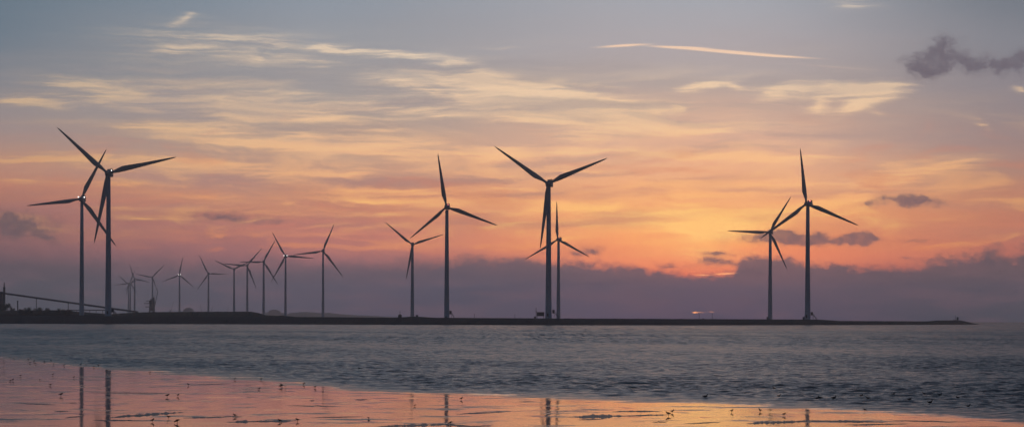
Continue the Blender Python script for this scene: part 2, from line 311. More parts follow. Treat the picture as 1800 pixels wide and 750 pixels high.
# tidal water, ruffled beyond the water's edge and glassy on the flat
SHORE = [(-400, 592), (-200, 608), (-60, 622), (0, 629), (100, 640), (200, 649), (300, 656), (400, 664), (500, 672), (600, 682), (700, 690), (850, 695), (1000, 699), (1150, 706), (1300, 713), (1500, 724), (1800, 742), (2100, 762)]
shore_w = [(p.x, p.y) for p in (onwater(a, b) for a, b in SHORE)]
def water_mat(name):
    m = bpy.data.materials.new(name); m.use_nodes = True
    t = m.node_tree; b = t.nodes['Principled BSDF']; N = NT(t)
    geo = t.nodes.new('ShaderNodeNewGeometry').outputs['Position']
    x, y, z = N.sep(geo)
    sd = N.m('SUBTRACT', y, N.curve(x, shore_w, shore_w[0][0], shore_w[-1][0], 0.0, 500.0))
    bands = N.m('SUBTRACT', N.noise(N.mp(geo, scale=(.12, .20, 1)), 1.0, 5, .6), .5)
    bands2 = N.m('SUBTRACT', N.noise(N.mp(geo, (3, 5, 0), scale=(.4, .6, 1)), 1.0, 4, .55), .5)
    near = N.ss(N.m('ADD', sd, N.m('ADD', N.m('MULTIPLY', bands, 26.0), N.m('MULTIPLY', bands2, 12.0))), -1.2, 1.2)
    grow = N.ss(sd, 0.0, 26.0, .45, 1.0)
    amp = N.m('MULTIPLY', near, grow)
    # small ripples riding on the modelled waves
    n1 = N.v('SUBTRACT', N.noise(N.mp(geo, rot=.15, scale=(2.4, 3.0, 1)), 1.0, 4, .6, color=True), (.5, .5, .5))
    n2 = N.v('SUBTRACT', N.noise(N.mp(geo, (9, 3, 0), rot=.1, scale=(.40, .34, 1)), 1.0, 6, .7, color=True), (.5, .5, .5))
    s = N.v('ADD', N.v('SCALE', n1, scale=.75), N.v('SCALE', n2, scale=.8))
    n3 = N.v('SUBTRACT', N.noise(N.mp(geo, (2, 5, 0), scale=(1.3, .034, 1)), 1.0, 2, .5, color=True), (.5, .5, .5))
    n4 = N.v('SUBTRACT', N.noise(N.mp(geo, (8, 5, 0), scale=(.60, .010, 1)), 1.0, 2, .5, color=True), (.5, .5, .5))
    s = N.v('ADD', s, N.v('SCALE', n3, scale=N.m('MULTIPLY', N.ss(y, 260.0, 430.0), 1.0)))
    s = N.v('ADD', s, N.v('SCALE', n4, scale=N.m('MULTIPLY', N.ss(y, 600.0, 850.0), .8)))
    patch = N.ss(N.noise(N.mp(geo, (2, 2, 0), scale=(.012, .006, 1)), 1.0, 4, .55), .35, .65, .65, 1.15)
    s = N.v('SCALE', s, scale=N.m('MULTIPLY', amp, patch))
    # glassy film: faint ripples in bands
    rb = N.ss(N.noise(N.mp(geo, (7, 7, 0), scale=(.16, .60, 1)), 1.0, 5, .6), .51, .57, .06, 1.0)
    r1 = N.v('SUBTRACT', N.noise(N.mp(geo, scale=(1.2, 1.0, 1)), 1.0, 4, .6, color=True), (.5, .5, .5))
    s = N.v('ADD', s, N.v('SCALE', r1, scale=N.m('MULTIPLY', rb, .075)))
    s = N.v('MULTIPLY', s, (1, 1, 0))
    # patches where the film thins over the mud
    thin = N.ss(N.noise(N.mp(geo, (4, 1, 0), scale=(.30, .42, 1)), 1.0, 8, .68), .54, .62)
    thin = N.m('MULTIPLY', thin, N.ss(near, .6, .0))
    mn = t.nodes.new('ShaderNodeNewGeometry').outputs['Normal']
    nrm = N.v('NORMALIZE', N.v('ADD', s, mn))
    N.put(b.inputs['Normal'], nrm)
    N.put(b.inputs['Base Color'], N.mix(near, (.040, .034, .034, 1), (.010, .017, .026, 1)))
    N.put(b.inputs['Roughness'], N.m('ADD', N.m('MULTIPLY_ADD', near, .20, .055), N.m('MULTIPLY', thin, .24)))
    b.inputs['IOR'].default_value = 1.33
    return m
M_water = water_mat('tidal_water')
M_mud = principled('wet_mud', (.05, .043, .04), .38, var=.35, vscale=2, bump=.05, bscale=6)

# ------------------------------------------------------------------ mesh helpers
def tag(o, label=None, cat=None, group=None, kind=None):
    if label: o['label'] = label
    if cat: o['category'] = cat
    if group: o['group'] = group
    if kind: o['kind'] = kind
    return o
def obj(name, bm, mat, parent=None, smooth=False, up=False):
    me = bpy.data.meshes.new(name)
    if up:
        bm.normal_update()
        for f in bm.faces:
            if f.normal.z < 0: f.normal_flip()
    else: bmesh.ops.recalc_face_normals(bm, faces=bm.faces)
    bm.to_mesh(me); bm.free(); me.materials.append(mat)
    if smooth:
        for p in me.polygons: p.use_smooth = True
    o = bpy.data.objects.new(name, me); col.objects.link(o)
    if parent: o.parent = parent
    return o
def empty(name, loc, rz=0.0):
    o = bpy.data.objects.new(name, None); col.objects.link(o); o.location = loc; o.rotation_euler = (0, 0, rz)
    o.empty_display_size = 1
    return o
def box(bm, cx, cy, cz, sx, sy, sz, rot=None, bev=0.0):
    r = bmesh.ops.create_cube(bm, size=1.0)
    vs = r['verts']
    for v in vs: v.co = Vector((v.co.x * sx, v.co.y * sy, v.co.z * sz))
    if bev:
        es = {e for v in vs for e in v.link_edges}
        rr = bmesh.ops.bevel(bm, geom=list(es), offset=bev, segments=3, affect='EDGES', profile=.5)
        vs = list({v for f in rr['faces'] for v in f.verts} | {v for v in vs if v.is_valid})
    for v in vs:
        if rot: v.co = rot @ v.co
        v.co += Vector((cx, cy, cz))
def bar(bm, a, b, r, r2=None, n=8):
    a, b = Vector(a), Vector(b); r2 = r if r2 is None else r2
    d = (b - a); q = d.to_track_quat('Z', 'Y')
    A = [bm.verts.new(a + q @ Vector((r * math.cos(2 * math.pi * i / n), r * math.sin(2 * math.pi * i / n), 0))) for i in range(n)]
    Bv = [bm.verts.new(b + q @ Vector((r2 * math.cos(2 * math.pi * i / n), r2 * math.sin(2 * math.pi * i / n), 0))) for i in range(n)]
    for i in range(n): bm.faces.new((A[i], A[(i + 1) % n], Bv[(i + 1) % n], Bv[i]))
    bm.faces.new(A[::-1]); bm.faces.new(Bv)
def loft(bm, rings, cap=True):
    R_ = [[bm.verts.new(p) for p in ring] for ring in rings]
    n = len(R_[0])
    for a, b in zip(R_, R_[1:]):
        for i in range(n): bm.faces.new((a[i], a[(i + 1) % n], b[(i + 1) % n], b[i]))
    if cap: bm.faces.new(R_[0][::-1]); bm.faces.new(R_[-1])
def lathe(bm, prof, n=24, axis='Z', org=(0, 0, 0)):
    rings = []
    for r, h in prof:
        ring = []
        for i in range(n):
            a = 2 * math.pi * i / n; c, s = r * math.cos(a), r * math.sin(a)
            p = Vector((c, s, h)) if axis == 'Z' else Vector((c, h, s))
            ring.append(p + Vector(org))
        rings.append(ring)
    loft(bm, rings)

# ------------------------------------------------------------------ ground: sea, mudflat, land
def sheet(name, mat, near_pts, far_y):      # strip from a polyline to straight far edge
    bm = bmesh.new()
    A = [bm.verts.new((x, y, 0)) for x, y in near_pts]
    return bm, A
NC, NR = 780, 2050
cpx = np.linspace(-160, 1960, NC)
ys = np.array([onwater(p, interp(p, SHORE)).y for p in cpx])
tanx = np.array([unroll(p, 640)[0] / F for p in cpx])
gy = [60.0]
while gy[-1] < 1450:
    d_ = gy[-1]; gy.append(d_ + (min(.0014 * d_, .42) if d_ < 640 else .42 + (d_ - 640) * .0028))
gy = np.array(gy); gi = np.arange(len(gy))
i0 = np.interp(ys, gy, gi); i1 = len(gy) - 1
tt = np.linspace(0, 1, NR)[:, None]
YY = np.interp(i0[None, :] + (i1 - i0[None, :]) * tt, gi, gy)
XX = YY * tanx[None, :]
rng = np.random.default_rng(5)
ZZ = np.zeros_like(YY)
loc = np.where(YY > 290, np.maximum(.42, (YY - 640) * .0028 + .42), .0014 * YY)
loc = np.maximum(loc, .0008 * YY)
for i in range(130):
    lam = .42 * (4.5 / .42) ** (rng.random() ** 1.2)
    th_ = rng.normal(-.15, .75); k_ = 2 * math.pi / lam
    slope = .031 * (lam / .9) ** (.1 if lam < .9 else -.95)
    w_ = np.clip((lam - 2.4 * loc) / (1.6 * loc), 0, 1)
    ph = k_ * (XX * math.sin(th_) + YY * math.cos(th_)) + rng.random() * 6.283
    c_ = np.cos(ph)
    ZZ += w_ * slope / k_ * (c_ + .28 * np.cos(2 * ph) )
gust = np.zeros_like(YY)
for i in range(14):
    lam = 25 * 8 ** rng.random(); th_ = rng.random() * 3.14; k_ = 6.283 / lam
    gust += np.sin(k_ * (XX * math.sin(th_) + YY * math.cos(th_) * .5) + rng.random() * 6.283)
gust = .95 + .11 * gust
sdist = YY - ys[None, :]
env = np.clip(sdist / 30.0, 0, 1) ** .8 * (1 - np.clip((YY - 1000) / 450, 0, 1))
env[:, 0] = env[:, -1] = 0; env[0, :] = 0; env[-1, :] = 0
ZZ *= env * np.clip(gust, .5, 1.4)
V_ = np.stack([XX, YY, ZZ], -1).reshape(-1, 3)
vid = np.arange(NC * NR).reshape(NR, NC)
Q = np.stack([vid[:-1, :-1], vid[:-1, 1:], vid[1:, 1:], vid[1:, :-1]], -1).reshape(-1, 4)
far, lx, rx, yb = 12000, -6400, 6400, float(gy[-1])
nb = NC * NR
ext = np.array([(lx, float(ys[0]), 0), (lx, yb, 0), (lx, far, 0), (rx, float(ys[-1]), 0), (rx, yb, 0), (rx, far, 0)])
V_ = np.vstack([V_, ext])
polys = [[nb, int(vid[0, 0])] + [int(i) for i in vid[1:, 0]] + [nb + 1],
         [int(vid[0, -1]), nb + 3, nb + 4] + [int(i) for i in vid[:0:-1, -1]],
         [nb + 1] + [int(i) for i in vid[-1, :]] + [nb + 4, nb + 5, nb + 2]]
me = bpy.data.meshes.new('sea')
nl = Q.size + sum(len(p) for p in polys)
me.vertices.add(len(V_)); me.vertices.foreach_set('co', V_.astype(np.float32).ravel())
me.loops.add(nl); me.loops.foreach_set('vertex_index', np.concatenate([Q.ravel()] + [np.array(p) for p in polys]).astype(np.int32))
me.polygons.add(len(Q) + 3)
starts = np.concatenate([np.arange(len(Q)) * 4, Q.size + np.cumsum([0] + [len(p) for p in polys[:-1]])]).astype(np.int32)
me.polygons.foreach_set('loop_start', starts)
me.update(calc_edges=True); me.validate()
me.polygons.foreach_set('use_smooth', np.ones(len(me.polygons), bool))
me.materials.append(M_water)
so_ = bpy.data.objects.new('sea', me); col.objects.link(so_)
tag(so_, 'slate blue ruffled sea reaching to the horizon', kind='structure')
print('sea normals up:', sum(1 for p in me.polygons if p.normal.z < 0), 'down')
bm = bmesh.new()
A = [bm.verts.new((ys[i] * tanx[i], ys[i], 0)) for i in range(NC)]
Bv = [bm.verts.new((ys[i] * tanx[i], 18, 0)) for i in range(NC)]
for i in range(NC - 1): bm.faces.new((Bv[i], Bv[i + 1], A[i + 1], A[i]))
tag(obj('mudflat', bm, M_water, up=True), 'glassy wet tidal flat mirroring the orange sky', kind='structure')
# seabed below everything so that nothing is open
bm = bmesh.new()
bmesh.ops.create_grid(bm, x_segments=2, y_segments=2, size=1)
for v in bm.verts: v.co = Vector((v.co.x * 6400, v.co.y * 6100 + 5900, -1.6))
tag(obj('seabed', bm, M_mud), 'muddy sea bed under the water', kind='structure')

WL = [(-500, 567.6), (0, 568.3), (190, 568.8), (400, 569.2), (620, 570), (965, 571), (1250, 571.2), (1500, 570.8), (1640, 570.2), (1722, 570.0)]
def dwater(px):
    py = interp(px, WL); return onwater(px, py).y
TOP = [(-500, 551), (0, 552), (180, 554), (230, 555), (470, 556), (620, 557.2), (690, 557.6), (712, 556.6), (727, 555.6), (745, 556.6), (765, 557.8), (965, 559), (1250, 560.2), (1438, 561.0), (1455, 562), (1475, 563.4), (1630, 564.2), (1646, 562.6), (1688, 562.4), (1700, 565), (1712, 568), (1722, 569.8)]
bm = bmesh.new()
stations = [-500 + i * 4 for i in range(int((1722 + 500) / 4) + 1)] + [1722]
rows = []
for k, px in enumerate(stations):
    Dw = dwater(px)
    zt = max(0.12, at(px, interp(px, TOP), Dw + 14).z)
    j = lambda s, a: a * (mnoise.noise(Vector((px * .11 * s, s * 7.3, 0))))
    prof = [(-3, -1.5), (-.2 + j(1, 1.2), -.05), (zt * .5 + j(2, 1.0), zt * .27 + j(3, .28)), (zt * 1.1 + j(4, .8), zt * .55 + j(5, .3)), (zt * 1.7, zt * .8 + j(6, .22)), (zt * 2.3, zt * .97 + j(7, .12)), (14, zt + j(8, .10)),
            (26, zt * .995 + j(9, .12)), (40, min(zt, 2.2)), (70, min(zt, 2.0)), (74, -1.5)]
    du = unroll(px, 560)[0]
    row = []
    for d, z in prof:
        Y = Dw + d
        row.append(bm.verts.new((du * Y / F, Y, z)))
    rows.append(row)
for a, b in zip(rows, rows[1:]):
    for i in range(len(a) - 1): bm.faces.new((a[i], b[i], b[i + 1], a[i + 1]))
bm.faces.new(rows[-1])
brk = obj('breakwater', bm, M_rock, up=True)
tag(brk, 'long low dark stone breakwater running out across the water', kind='structure')
# mainland plate behind the breakwater
bm = bmesh.new()
def plate(pts, z):
    top = [bm.verts.new((x, y, z)) for x, y in pts]; bot = [bm.verts.new((x, y, -1.5)) for x, y in pts]
    n = len(pts)
    for i in range(n): bm.faces.new((top[i], top[(i + 1) % n], bot[(i + 1) % n], bot[i]))
    bm.faces.new(top)
def gx(px, Y): return unroll(px, 560)[0] * Y / F
plate([(gx(-500, 2420), 2420), (gx(0, 1860), 1860), (gx(200, 1740), 1740), (gx(620, 1700), 1700), (gx(1000, 1660), 1660), (gx(1300, 1740), 1740), (gx(1440, 1900), 1900), (gx(1420, 2700), 2700), (gx(1000, 3200), 3200),
       (gx(640, 3900), 3900), (gx(600, 11900), 11900), (gx(-520, 11900), 11900)], 2.1)
tag(obj('land', bm, M_earth), 'flat reclaimed land behind the breakwater', kind='structure')
# dune ridge hiding the feet of the far turbines
bm = bmesh.new()
DT = [(-320, 551), (-60, 547), (0, 546), (40, 545), (110, 544.5), (160, 549), (192, 552), (210, 550.5), (232, 549), (262, 548), (330, 547.6), (420, 547), (442, 547.2), (455, 549.5), (466, 553.2), (490, 554.6), (497, 554.0), (520, 556.5)]
rows = []
for k in range(0, 421):
    px = -320 + k * 2
    zt = at(px, interp(px, DT) + mnoise.noise(Vector((px * .09, 1, 0))) * .55 + mnoise.noise(Vector((px * .35, 4, 0))) * .35, 2060).z
    row = []
    for d, f in ((-28, 0), (-20, .35), (-10, .75), (-3, .95), (0, 1), (8, .97), (30, .7), (60, 0)):
        z = 2.0 + max(0, zt - 2.0) * f + (mnoise.noise(Vector((px * .2, d * .3, 2))) * .5 if 0 < f < 1 else 0)
        Y = 2060 + d; row.append(bm.verts.new((gx(px, Y), Y, max(1.9, z))))
    rows.append(row)
for a, b in zip(rows, rows[1:]):
    for i in range(len(a) - 1): bm.faces.new((a[i], b[i], b[i + 1], a[i + 1]))
tag(obj('dune', bm, M_earth, up=True), 'dark overgrown bank rising behind the shore at the left', kind='structure')
# far coast, faint in the haze
bm = bmesh.new()
rows = []
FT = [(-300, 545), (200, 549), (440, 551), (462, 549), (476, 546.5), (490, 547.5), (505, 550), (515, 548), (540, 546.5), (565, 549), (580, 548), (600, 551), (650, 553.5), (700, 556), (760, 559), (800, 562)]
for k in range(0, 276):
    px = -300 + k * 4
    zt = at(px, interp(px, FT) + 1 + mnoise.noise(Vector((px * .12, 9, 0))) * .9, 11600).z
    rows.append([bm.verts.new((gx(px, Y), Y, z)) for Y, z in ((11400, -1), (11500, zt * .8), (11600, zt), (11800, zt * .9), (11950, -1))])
for a, b in zip(rows, rows[1:]):
    for i in range(4): bm.faces.new((a[i], b[i], b[i + 1], a[i + 1]))
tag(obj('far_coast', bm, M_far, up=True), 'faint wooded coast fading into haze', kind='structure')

# ------------------------------------------------------------------ wind turbines
def fit(hub, tips):
    best = None
    T = np.array([(a - hub[0], hub[1] - b) for a, b in tips])
    for psi in range(0, 46, 3):
        c = math.cos(R(psi))
        for th in range(0, 120, 1):
            A_ = np.array([(c * math.cos(R(th + 120 * k)), math.sin(R(th + 120 * k))) for k in range(3)])
            for perm in ((0, 1, 2), (1, 2, 0), (2, 0, 1), (0, 2, 1), (2, 1, 0), (1, 0, 2)):
                Bp = A_[list(perm)]
                r = (Bp * T).sum() / (Bp * Bp).sum()
                if r <= 0: continue
                e = T - r * Bp; off = e.mean(0) * .7
                err = ((e - off) ** 2).sum() + (off ** 2).sum() * .6 + psi * .004 * r
                if best is None or err < best[0]: best = (err, psi, th, r, off)
    return best
def blade_bm(L, th):
    bm = bmesh.new(); rings = []
    n = 14
    for s in (0, .025, .06, .10, .15, .20, .26, .34, .44, .55, .66, .77, .87, .94, .98, 1.0):
        chord = L * interp(s, [(0, .040), (.06, .040), (.12, .062), (.20, .082), (.26, .080), (.5, .055), (.8, .033), (.94, .020), (1, .004)])
        thick = interp(s, [(0, 1.0), (.05, 1.0), (.12, .62), (.2, .36), (.4, .24), (1, .16)])
        tw = R(interp(s, [(0, 24), (.2, 18), (.5, 7), (1, 0)]))
        cen = interp(s, [(0, 0), (.06, 0), (.2, -.16), (1, -.05)]) * chord
        ring = []
        for i in range(n):
            a = 2 * math.pi * i / n
            cx = math.cos(a) * .5 * chord + cen
            cy = math.sin(a) * .5 * chord * thick * (1 if s < .08 else (1.05 + .55 * math.cos(a)) * .8)
            x, y = cx * math.cos(tw) - cy * math.sin(tw), cx * math.sin(tw) + cy * math.cos(tw)
            ring.append(Vector((x, y - .028 * L * s * s, s * L)))
        rings.append(ring)
    loft(bm, rings)
    return bm
def turbine(label, group, hub, basey, tips, H=98.0, D=None, width=4.4, lights=None, detail=2, yaw=None, zb=2.0):
    du, dv = unroll(*hub)
    if D is None: D = (H - EYE) * F / dv
    hubz = EYE + dv * D / F
    err, psi, th, r, off = fit(hub, tips)
    psi = min(psi, 24) if yaw is None else yaw
    Lr = r * D / F
    Hh = hubz - zb
    x0 = du * D / F
    t = empty('wind_turbine', (x0 + Lr * .0, D, zb), -R(psi))
    tag(t, label, 'wind turbine', group)
    rb, rt = width / 2, width / 2 * .60
    bm = bmesh.new()
    prof = [(rb * 1.12, 0), (rb * 1.12, .5), (rb, .55)]
    for f in (.2, .4, .6, .8):
        rr = rb + (rt - rb) * f ** .9; h = (Hh - 1.9) * f
        prof += [(rr, h)]
    prof += [(rt, Hh - 1.9)]
    lathe(bm, prof, 32 if detail > 1 else 16)
    tw = obj('tower', bm, M_tower, t, True)
    if detail > 1:
        bm = bmesh.new(); box(bm, -.2, -rb * 1.0 - .05, 2.6, 1.0, .25, 2.2, bev=.05); obj('door', bm, M_darksteel, tw)
    sc = Lr / 48.0
    nw, nh, nl = 4.1 * sc, 4.0 * sc, 11.0 * sc
    oh = 4.2 * sc
    bm = bmesh.new()
    box(bm, 0, nl / 2 - oh * .62, Hh, nw, nl, nh, bev=.6 * sc)
    nac = obj('nacelle', bm, M_nac, t, True)
    bm = bmesh.new(); box(bm, 0, nl - oh * .62 - 2.0 * sc, Hh + nh * .5 + .75 * sc, nw * .92, 1.6 * sc, 1.5 * sc, bev=.1 * sc)
    box(bm, -nw * .3, nl - oh * .62 - .6 * sc, Hh + nh * .5 + .5 * sc, .3 * sc, 2.4 * sc, 1.0 * sc)
    obj('cooler', bm, M_nac, nac)
    if lights:
        mt, rad, spots = lights
        for lxp, lzp in spots:
            bm = bmesh.new(); bmesh.ops.create_icosphere(bm, subdivisions=2, radius=rad)
            for v in bm.verts: v.co += Vector((lxp * nw, -oh * .62 - rad * .2 if abs(lxp) > .5 else nl * .3, Hh + lzp * nh))
            obj('beacon_light', bm, mt, nac)
    if detail > 1:
        bm = bmesh.new(); bar(bm, (nw * .25, nl * .45, Hh + nh * .5), (nw * .25, nl * .45, Hh + nh * .5 + 2.2 * sc), .09 * sc)
        bar(bm, (nw * .05, nl * .45, Hh + nh * .5 + 1.9 * sc), (nw * .45, nl * .45, Hh + nh * .5 + 1.9 * sc), .07 * sc)
        obj('wind_vane', bm, M_darksteel, nac)
    # hub and blades: rotor centre in front of the tower
    cz = Hh
    bm = bmesh.new()
    lathe(bm, [(.05 * sc, -2.7 * sc), (.9 * sc, -2.45 * sc), (1.5 * sc, -1.7 * sc), (1.85 * sc, -.6 * sc), (1.9 * sc, .6 * sc), (1.6 * sc, 1.5 * sc)], 20, 'Y', (0, -oh, cz))
    hb = obj('hub', bm, M_nac, t, True)
    cpsi = math.cos(R(psi)); rx0 = unroll(*hub)[0] - oh * math.sin(R(psi)) * F / D
    rz0 = unroll(*hub)[1]
    for tx, ty in tips:
        ux, uz = unroll(tx, ty); ux = (ux - rx0) / cpsi; uz = uz - rz0
        a = math.atan2(uz, ux); Lk = max(.9 * Lr, min(1.1 * Lr, math.hypot(ux, uz) * D / F))
        b = obj('blade', blade_bm(Lk - 1.2 * sc, 0), M_blade, t, True)
        b.location = (1.2 * sc * math.cos(a), -oh, cz + 1.2 * sc * math.sin(a))
        b.rotation_euler = (0, math.pi / 2 - a, 0)
    return t, rb
WT = M_white
wl2 = (M_white, .24, ((-.62, .52), (.62, .5)))
G1, G2 = 'large turbines on the breakwater', 'small distant turbines behind the bank'
T = {}
T['1'] = turbine('tallest turbine at the left, two white lights, long blade pointing to upper left', G1, (190.8, 305), 557, [(103, 225), (312, 277), (168, 427)], D=1720, width=4.6, lights=wl2, zb=5.5)
T['2'] = turbine('leftmost large turbine with one blade level to the left, standing beside the tallest', G1, (144, 350), 555, [(49, 362), (189, 263), (206, 433)], D=2010, width=4.2, lights=(M_white, .28, ((-.62, .45), (.62, .42))))
T['3'] = turbine('tall turbine left of centre with one blade nearly upright, right of a smaller one', G1, (785.6, 364), 557, [(770, 270), (875, 397), (721, 419)], D=1672, width=3.7, lights=(M_red, .35, ((.15, .62),)), zb=2.1, yaw=5)
T['4'] = turbine('smaller turbine whose right blade reaches toward the tall tower left of centre', G1, (725, 430), 556, [(678, 391), (780, 412), (714, 491)], D=2560, width=4.2)
T['5'] = turbine('tallest turbine at the centre, two blades spread wide and one hanging down', G1, (964.6, 323), 558, [(870, 257), (1067, 280), (950, 437)], D=1606, width=4.3, zb=4.2, yaw=10)
T['6'] = turbine('smaller turbine just behind and right of the tallest central one, blade straight up', G1, (981.8, 421), 558, [(979, 354), (1036, 452), (924, 455)], D=2560, width=4.4, yaw=18, lights=(M_red, .3, ((.15, .62),)))
T['7'] = turbine('smaller turbine of the right pair, one blade level to the left', G1, (1354, 408), 559, [(1389, 346), (1280, 405), (1382, 473)], D=2440, width=4.6, lights=(M_white, .3, ((-.1, .62),)))
T['8'] = turbine('tall turbine of the right pair with a red light on its nacelle', G1, (1420, 358.5), 560, [(1407, 261), (1503, 398), (1340, 418)], D=1796, width=4.3, lights=(M_red, .5, ((.2, .72),)), zb=3.9, yaw=24)
small = [
 ('rightmost distant turbine with a blade pointing steeply up to the right', (568, 441), [(588, 394), (515, 448), (603, 486)], 2, None),
 ('second distant turbine from the right with a bright white light at its hub', (502, 450), [(479, 408), (552, 454), (477, 495)], 2, 'w'),
 ('third distant turbine from the right, a blade crossing its brighter neighbour', (463.5, 460), [(485, 421), (489, 500), (421, 460)], 1, None),
 ('fourth distant turbine from the right, a blade stretched far to the left', (434.7, 466.7), [(461, 436), (451, 507), (393, 463)], 1, None),
 ('distant turbine with two raised blades in a wide V', (411.5, 473), [(377, 457), (443, 458), (411, 509)], 1, None),
 ('distant turbine with a blade pointing level right, left of the wide V one', (366.5, 481), [(351, 449), (400, 482), (347, 509)], 1, None),
 ('distant turbine with a bright white light and one blade nearly upright', (315.6, 483), [(322, 451), (285, 495), (341, 505)], 1, 'w'),
 ('distant turbine standing directly behind the dark harbour crane', (268, 487), [(290, 465), (238, 481), (277, 511)], 1, None),
 ('faint turbine with a blade slanting up left, right of the crowded far pair', (236.7, 490), [(228, 464), (264, 496), (220, 511)], 1, None),
 ('faint far turbine with a small white light, nearest the tall left tower', (229, 497), [(201, 501), (238, 473), (243, 518)], 1, 'w1'),
 ('faintest far turbine, half merged with the lit one beside the tall left tower', (226, 499), [(208, 483), (249, 489), (222, 520)], 1, None),
]
for lab, hub, tips, det, li in small:
    ll = None
    if li == 'w': ll = (M_white, .38, ((-.62, .3), (.62, .3)))
    if li == 'w1': ll = (M_white, .5, ((.4, .3),))
    t, rb = turbine(lab, G2, hub, 548, tips, H=98, width=4.0 if det == 2 else 4.6, lights=ll, detail=det)
    t.scale = (1, 1, 1)

# ------------------------------------------------------------------ things round the tower feet
def stairs(px0, z0, D, side, label, rbase, h=4.2):
    """access platform and steel stair at a tower foot"""
    x = gx(px0, D)
    t = empty('access_stair', (x + side * rbase, D, z0)); tag(t, label, 'stair', 'steel stairs at the tower feet')
    bm = bmesh.new(); box(bm, side * 1.0, 0, h, 2.0, 1.8, .15); obj('platform', bm, M_steel, t)
    bm = bmesh.new(); box(bm, side * .9, .1, h + 1.25, 1.5, 1.2, 2.3, bev=.08); obj('door_box', bm, M_darksteel, t)
    bm = bmesh.new()
    for y in (-.8, .8): bar(bm, (side * 2.0, y, h), (side * 4.6, y, .1), .12)
    for k in range(1, 12):
        f = k / 12; box(bm, side * (2.0 + 2.6 * f), 0, h - (h - .1) * f, .3, 1.6, .05)
    obj('flight', bm, M_steel, t)
    bm = bmesh.new()
    for y in (-.85, .85):
        bar(bm, (side * 2.0, y, h + 1.0), (side * 4.6, y, 1.1), .05); bar(bm, (0, y, h + 1.0), (side * 2.0, y, h + 1.0), .05)
        for f in (0, .33, .66, 1): bar(bm, (side * (2.0 + 2.6 * f), y, h - (h - .1) * f), (side * (2.0 + 2.6 * f), y, h + 1.0 - (h - .1) * f), .05)
    bar(bm, (side * 2.0, -.85, h + 1.0), (side * 2.0, .85, h + 1.0), .05)
    obj('handrail', bm, M_steel, t)
    bm = bmesh.new(); bar(bm, (side * 1.8, -.7, 0), (side * 1.8, -.7, h), .09); bar(bm, (side * 1.8, .7, 0), (side * 1.8, .7, h), .09); obj('support', bm, M_steel, t)
def crest(px): Dw = dwater(px); return at(px, interp(px, TOP), Dw + 14).z
stairs(785, 2.1, 1672, 1, 'steel stair at the right foot of the tall turbine left of centre', 1.8, 5.2)
stairs(965, 4.2, 1606, 1, 'steel stair at the right foot of the tallest central turbine', 2.1, 3.6)
stairs(1420, 3.9, 1796, 1, 'steel stair with dark box at the right foot of the right tall turbine', 2.1, 3.4)
stairs(190, 5.5, 1720, 1, 'steel stair at the right foot of the tallest left turbine', 2.3, 2.8)

def cabinet(px, wpx, y0, y1, D, label, name='switch_cabinet', cat='cabinet'):
    a, b = at(px, y1, D), at(px, y0, D)
    w = wpx * D / F; h = b.z - a.z
    t = empty(name, (a.x, D, a.z)); tag(t, label, cat)
    bm = bmesh.new(); box(bm, 0, 0, h * .45, w, w * .8, h * .9, bev=.06); obj('housing', bm, M_darksteel, t)
    bm = bmesh.new(); box(bm, 0, 0, h * .95 , w * 1.1, w * .9, h * .1, bev=.03); obj('lid', bm, M_steel, t)
    bm = bmesh.new(); box(bm, 0, -w * .4 - .03, h * .45, w * .6, .05, h * .7); obj('door', bm, M_steel, t)
cabinet(1413, 4, 556.5, 562, 1798, 'low dark cabinet at the left foot of the right tall turbine')
cabinet(1349, 3, 556.5, 562, 1765, 'small dark cabinet at the left foot of the smaller right turbine')
cabinet(733, 4, 553.2, 558.6, 1640, 'small dark cabinet just right of the foot of the smaller turbine left of centre')
cabinet(1236, 3.5, 559.2, 562, 1655, 'tiny dark box on the breakwater between the two thin posts')

# platform cabin beside the central turbine
D = 1608; p0 = at(950, 558.5, D)
t = empty('platform_cabin', (p0.x, D, 4.2)); tag(t, 'dark cabin on steel legs with a mast, left of the tallest central tower', 'cabin')
z1 = at(950, 555, D).z - 4.2; z2 = at(950, 548.6, D).z - 4.2
bm = bmesh.new(); box(bm, 0, 0, (z1 + z2) / 2, 5.0, 3.0, z2 - z1, bev=.08); obj('cabin', bm, M_darksteel, t)
bm = bmesh.new(); box(bm, 0, 0, z2 + .12, 5.3, 3.3, .2); obj('roof', bm, M_steel, t)
for sx in (-1, 1):
    for sy in (-1, 1):
        bm = bmesh.new(); bar(bm, (sx * 2.2, sy * 1.2, 0), (sx * 2.2, sy * 1.2, z1), .14); obj('leg', bm, M_steel, t)
bm = bmesh.new(); mz = at(943, 540.3, D).z - 4.2
bar(bm, (-2.9, 0, 0), (-2.9, 0, mz), .16, .1); bar(bm, (-3.6, 0, mz * .72), (-2.2, 0, mz * .72), .08); bar(bm, (-3.4, 0, mz * .9), (-2.4, 0, mz * .9), .08)
for zz in (.55, .62, .68): box(bm, -2.9, 0, mz * zz, .5, .5, .35)
obj('mast', bm, M_darksteel, t)
bm = bmesh.new(); box(bm, -3.7, 0, .75, 1.2, 1.2, 1.5, bev=.05); obj('equipment_box', bm, M_darksteel, t)
